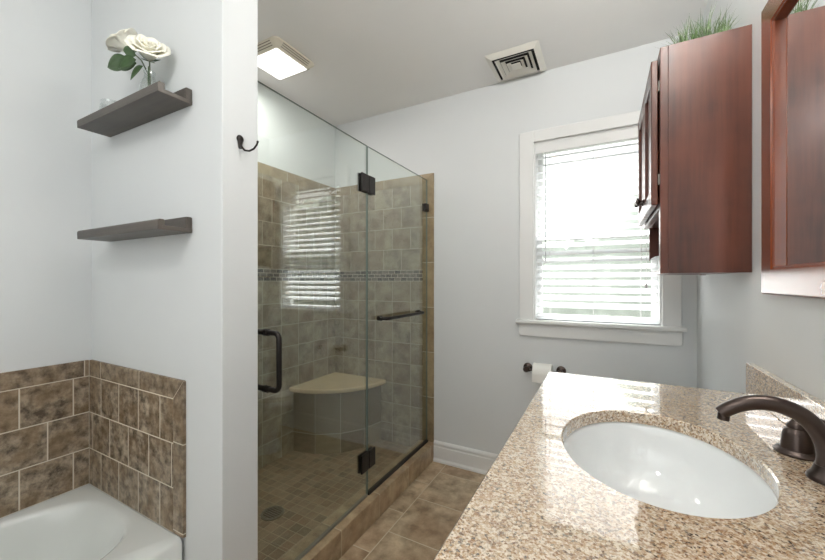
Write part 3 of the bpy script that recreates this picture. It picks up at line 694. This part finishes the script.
# ---- vanity
V0, V1, VXF, VZ = .33, 1.43, -.165, .838
va = thing('vanity_cabinet', 'dark cherry bathroom vanity cabinet under the granite top', 'vanity', (.13, .88, 0))
obj('body', box(VXF, .396, V0, V1, .09, .655), 'cherry', va, bevel=.002)
obj('top_rail', B().box(VXF, VXF + .02, V0, V1, .655, VZ).box(.376, .396, V0, V1, .655, VZ).box(VXF + .02, .376, V0, V0 + .02, .655, VZ).box(VXF + .02, .376, V1 - .02, V1, .655, VZ), 'cherry_h', va)
obj('toe_kick', box(VXF + .06, .396, V0 + .005, V1 - .005, 0.0, .09), 'dark', va)
def shaker(name, xf, y0, y1, z0, z1, parent, th=.020, st=.055, mv='cherry', mh='cherry_h'):
    """door facing -x, recessed panel"""
    d = obj(name, box(xf + .010, xf + th - .002, y0 + st - .004, y1 - st + .004, z0 + st - .004, z1 - st + .004), mv, parent)
    for ya, yb2 in ((y0, y0 + st), (y1 - st, y1)): obj('door_stile', box(xf, xf + th, ya, yb2, z0, z1), mv, d, bevel=.003)
    for za, zb2 in ((z0, z0 + st), (z1 - st, z1)): obj('door_rail', box(xf, xf + th, y0 + st, y1 - st, za, zb2), mh, d, bevel=.003)
    return d
def knob(x, y, z, parent):
    obj('knob', B().lathe([(.009, 0), (.009, .003), (.005, .006), (.0045, .012), (.009, .016), (.0145, .022), (.0135, .028), (.006, .031), (0, .0315)], (x, y, z), (-1, 0, 0), 24), 'bronze', parent, smooth=True)
for (a, b_) in ((.35, .613), (.617, .88), (.884, 1.147), (1.151, 1.414)):
    d = shaker('door', VXF - .021, a, b_, .11, .66, va); knob(VXF - .021, b_ - .03 if round((a - .35) / .267) % 2 == 0 else a + .03, .60, d)
for (a, b_) in ((.35, .613), (.617, 1.147), (1.151, 1.414)):
    d = obj('drawer_front', box(VXF - .021, VXF - .001, a, b_, .67, .825), 'cherry_h', va, bevel=.004)
    if b_ - a < .4: knob(VXF - .021, (a + b_) / 2, .747, d)

# countertop with undermount opening
ecx, ecy, ea, eb = .090, .876, .172, .224
ct = thing('countertop', 'speckled tan granite vanity countertop with polished edge', 'countertop', (.1, .88, .84))
def ell(a, b2, z, n=96): return [(ecx + a * math.cos(2 * PI * i / n), ecy + b2 * math.sin(2 * PI * i / n), z) for i in range(n)]
h_ = ell(ea, eb, 0)
def ol(z, e=0): return [tuple(p) for p in rect_loop(h_, -.186 + e, .399 - e, .31 + e, 1.441 - e, ecx, ecy, z)]
b = B().rings([ell(ea, eb, .8405), ol(.8405), ol(.867), ol(.870, .003), ell(ea + .003, eb + .003, .870), ell(ea, eb, .867), ell(ea, eb, .8405)], False, False)
obj('slab', b, 'granite', ct, smooth=30)
obj('backsplash', box(.379, .3992, .31, 1.441, .8705, .963), 'granite', ct, bevel=.0015)
# sink
sk = thing('sink_basin', 'white oval undermount sink set into the granite', 'sink', (ecx, ecy, .7))
prof = [(1.03, .8400), (1.01, .8375), (1.0, .832), (.985, .815), (.955, .785), (.90, .75), (.80, .718), (.64, .698), (.42, .688), (.20, .684), (.115, .683)]
outer = [(.115, .672), (.45, .674), (.68, .684), (.86, .710), (.97, .75), (1.03, .79), (1.09, .830), (1.09, .8395)]
b = B().rings([ell(ea * s, eb * s, z) for s, z in prof + outer] + [ell(ea * 1.03, eb * 1.03, .8400)], False, False)
obj('bowl', b, 'porcelain', sk, smooth=60)
obj('sink_drain', B().lathe([(.027, .678), (.027, .6845), (.020, .686), (0, .6865)], (ecx, ecy, 0), n=28), 'bronze', sk, smooth=True)

# faucet
fa = thing('faucet', 'dark bronze widespread faucet with curved spout behind the sink', 'faucet', (.335, .872, .87))
FY = .872
sp_pts = [(.337, .893), (.337, .912), (.333, .932), (.324, .953), (.309, .972), (.290, .984), (.265, .9905), (.240, .9885), (.218, .980), (.202, .969), (.193, .961)]
sp_rad = [.0175, .0155, .0145, .0142, .0140, .0138, .0134, .0130, .0125, .0120, .0112]
def smoothp(P, R, m=4):
    out = []; rad = []
    for i in range(len(P) - 1):
        p0, p1, p2, p3 = [Vector((*P[max(0, min(len(P) - 1, i + j))], 0)) for j in (-1, 0, 1, 2)]
        for k_ in range(m):
            t = k_ / m; q = .5 * ((2 * p1) + (-p0 + p2) * t + (2 * p0 - 5 * p1 + 4 * p2 - p3) * t * t + (-p0 + 3 * p1 - 3 * p2 + p3) * t ** 3)
            out.append((q.x, q.y)); rad.append(R[i] + (R[i + 1] - R[i]) * t)
    out.append(P[-1]); rad.append(R[-1]); return out, rad
P, R_ = smoothp(sp_pts, sp_rad)
b = B().tube([(x, FY, z) for x, z in P], R_, 24, squash=1.0)
b.lathe([(.027, 0), (.028, .003), (.026, .008), (.021, .014), (.018, .026)], (.337, FY, .8705), n=36)
b.tube([(.1985, FY, .962), (.197, FY, .950)], [.0095, .0095], 20)
obj('spout', b, 'bronze', fa, smooth=50)
for hy, sg in ((.982, 1), (.762, -1)):
    b = B().lathe([(.033, 0), (.034, .003), (.031, .007), (.0245, .010), (.0235, .020), (.0215, .036), (.0185, .046), (.0145, .050), (.0155, .054), (.012, .060), (.008, .066), (0, .068)], (.335, hy, .8705), n=36)
    h1 = obj('handle', b, 'bronze', fa, smooth=50)
    obj('lever', B().tube([(.330, hy, .930), (.348, hy - .004 * sg, .938), (.366, hy - .006 * sg, .940), (.376, hy - .007 * sg, .938)], [.007, .0055, .0065, .005], 16), 'bronze', h1, smooth=True)

# ---- mirror
mi = thing('framed_mirror', 'wall mirror with glossy dark cherry wood frame above the sink', 'mirror', (XR, .88, 1.58))
m0, m1, mz0, mz1, sw, mt = .444, 1.316, 1.176, 1.949, .073, .022
fxm = XR - mt
def mprof(flip=False):
    return [(0, 0), (0, mt - .004), (.004, mt), (.064, mt), (.068, mt - .003), (.071, mt - .003), (sw, mt - .006), (sw, 0)]
def mlen(p_of, mat, name):
    """moulding between mitred ends: p_of(w, t, end) gives the point"""
    a = [p_of(w, t, 0) for w, t in mprof()]; c = [p_of(w, t, 1) for w, t in mprof()]
    return obj(name, B().rings([a, c]), mat, mi)
mlen(lambda w, t, e: (XR - .0005 - t, m1 - w, (mz0 + w, mz1 - w)[e]), 'frame', 'frame_stile')
mlen(lambda w, t, e: (XR - .0005 - t, m0 + w, (mz0 + w, mz1 - w)[e]), 'frame', 'frame_stile')
mlen(lambda w, t, e: (XR - .0005 - t, (m0 + w, m1 - w)[e], mz1 - w), 'frame_h', 'frame_rail')
mlen(lambda w, t, e: (XR - .0005 - t, (m0 + w, m1 - w)[e], mz0 + w), 'frame_h', 'frame_rail')
obj('mirror_glass', box(XR - .006, XR - .001, m0 + sw - .002, m1 - sw + .002, mz0 + sw - .002, mz1 - sw + .002), 'mirror', mi)

# ---- vanity light added out of view above the mirror to brighten the room
vl = thing('added_vanity_light', 'bronze three shade vanity light added out of view as fill', 'added wall light', (XR, .88, 2.16))
obj('back_plate', box(XR - .022, XR - .0005, .60, 1.16, 2.12, 2.20), 'bronze', vl, bevel=.006)
for y in (.68, .88, 1.08):
    s_ = obj('fill_lamp_shade', B().lathe([(.022, 0), (.034, .015), (.048, .06), (.054, .10), (.052, .10), (.046, .06), (.031, .017), (0, .012)], (XR - .095, y, 2.15), n=28), 'shade', vl, smooth=True)
    obj('fill_lamp_arm', B().tube([(XR - .022, y, 2.16), (XR - .06, y, 2.145), (XR - .09, y, 2.13), (XR - .095, y, 2.15)], .006, 10), 'bronze', vl, smooth=True)
    d = bpy.data.lights.new('vanity_fill_bulb', 'POINT'); d.energy = VANITY_FILL_W; d.color = (1, .975, .94); d.shadow_soft_size = .045
    o = bpy.data.objects.new('vanity_fill_bulb', d); COL.objects.link(o); o.parent = vl; o.location = (-.095, y - .88, 2.27 - 2.16)
# unseen ceiling lamp, added behind the camera to lift the room light
cl = thing('added_ceiling_lamp', 'round ceiling lamp added behind the camera as fill', 'ceiling light', (-.45, -.25, H))
obj('fill_lamp_base', B().lathe([(.20, 0), (.20, -.02), (.18, -.03)], (-.45, -.25, H - .0005), n=40), 'bronze', cl, smooth=40)
obj('fill_lamp_globe', B().lathe([(.10 * math.sin(PI * i / 24), -.10 * math.cos(PI * i / 24)) for i in range(25)], (-.45, -.25, H - .19), n=40), emit('lit_fill_globe', (1, .985, .965, 1), CEIL_FILL_L), cl, smooth=True)
obj('fill_lamp_stem', B().tube([(-.45, -.25, H - .03), (-.45, -.25, H - .095)], .015, 16), 'bronze', cl, smooth=True)
# ---- wall cabinet over the toilet
C0, C1, CX, CZ0, CZ1 = 1.460, 2.045, .166, 1.238, 2.0
wc = thing('wall_cabinet', 'dark cherry wall cabinet with open bottom cubby over toilet', 'cabinet', (.283, 1.75, CZ0))
obj('side_panel', box(.188, .399, C0, C0 + .018, CZ0, CZ1), 'cherry', wc, bevel=.001)
# far side panel with scooped front foot
sc = [(.188, CZ1), (.188, 1.305)] + [(.188 + .05 * (1 - math.cos(t)) * 1.0 + .0, 1.305 - 0 + .0 + .028 * math.sin(t)) for t in (.5, 1.0, PI / 2)] + [(.36, 1.34), (.38, 1.26), (.38, CZ0), (.399, CZ0), (.399, CZ1)]
obj('side_panel', B().prism([(x, C1 - .018, z) for x, z in sc], (0, .018, 0)), 'cherry', wc)
obj('top_board', box(.188, .399, C0 + .018, C1 - .018, CZ1 - .02, CZ1 - .002), 'cherry_h', wc)
obj('middle_shelf', box(.188, .399, C0 + .018, C1 - .018, 1.462, 1.480), 'cherry_h', wc)
obj('bottom_board', box(.188, .399, C0 + .018, C1, CZ0 + .002, CZ0 + .016), 'cherry_h', wc)
obj('back_board', box(.391, .399, C0 + .018, C1 - .018, CZ0 + .016, CZ1 - .02), 'cherry', wc)
obj('face_frame', B().box(CX, .188, C0, C0 + .035, CZ0, CZ1).box(CX, .188, C1 - .035, C1, 1.462, CZ1).box(CX, .188, C0 + .035, C1 - .035, CZ1 - .035, CZ1).box(CX, .188, C0 + .035, C1 - .035, 1.462, 1.49), 'cherry', wc, bevel=.001)
d1 = shaker('door', .142, C0 + .022, 1.749, 1.474, 1.972, wc); knob(.142, 1.722, 1.535, d1)
d2 = shaker('door', .142, 1.753, C1 - .01, 1.474, 1.972, wc); knob(.142, 1.780, 1.535, d2)
for z in (1.56, 1.88): obj('door_hinge', B().tube([(.1645, C0 + .0215, z - .018), (.1645, C0 + .0215, z + .018)], .003, 10), 'chrome', wc)

# ---- grass on the cabinet
gp = thing('potted_grass', 'tuft of green artificial grass on top of the wall cabinet', 'plant', (.295, 1.57, CZ1))
obj('pot', B().rings([rr(.225, .370, 1.55, 1.64, CZ1 + .0005, .02), rr(.215, .380, 1.54, 1.65, CZ1 + .030, .02), rr(.221, .374, 1.546, 1.644, CZ1 + .030, .02), rr(.221, .374, 1.546, 1.644, CZ1 + .024, .02)]), 'pot', gp, smooth=50)
b = B(); random.seed(3)
for i in range(330):
    x0 = random.uniform(.226, .369); y0 = random.uniform(1.552, 1.638); h2 = random.uniform(.060, .118) * (1.0 - .28 * abs((x0 - .31) / .09)) + .005
    if random.random() < .08: h2 *= 1.25
    le = Vector((random.gauss(0, .020) + (x0 - .30) * .22, random.gauss(0, .015) , 0)); a = random.uniform(0, PI); wv = Vector((math.cos(a), math.sin(a), 0)) * random.uniform(.0012, .0022)
    rows = []
    for j in range(5):
        v = j / 4; p = Vector((x0, y0, CZ1 + .024 + h2 * v)) + le * v * v; w = wv * (1 - v) ** .6 if j < 4 else wv * .08
        rows.append([p - w, p + w])
    b.patch(rows)
gb = obj('grass_blades', b, 'grass', gp); gb['kind'] = 'stuff'
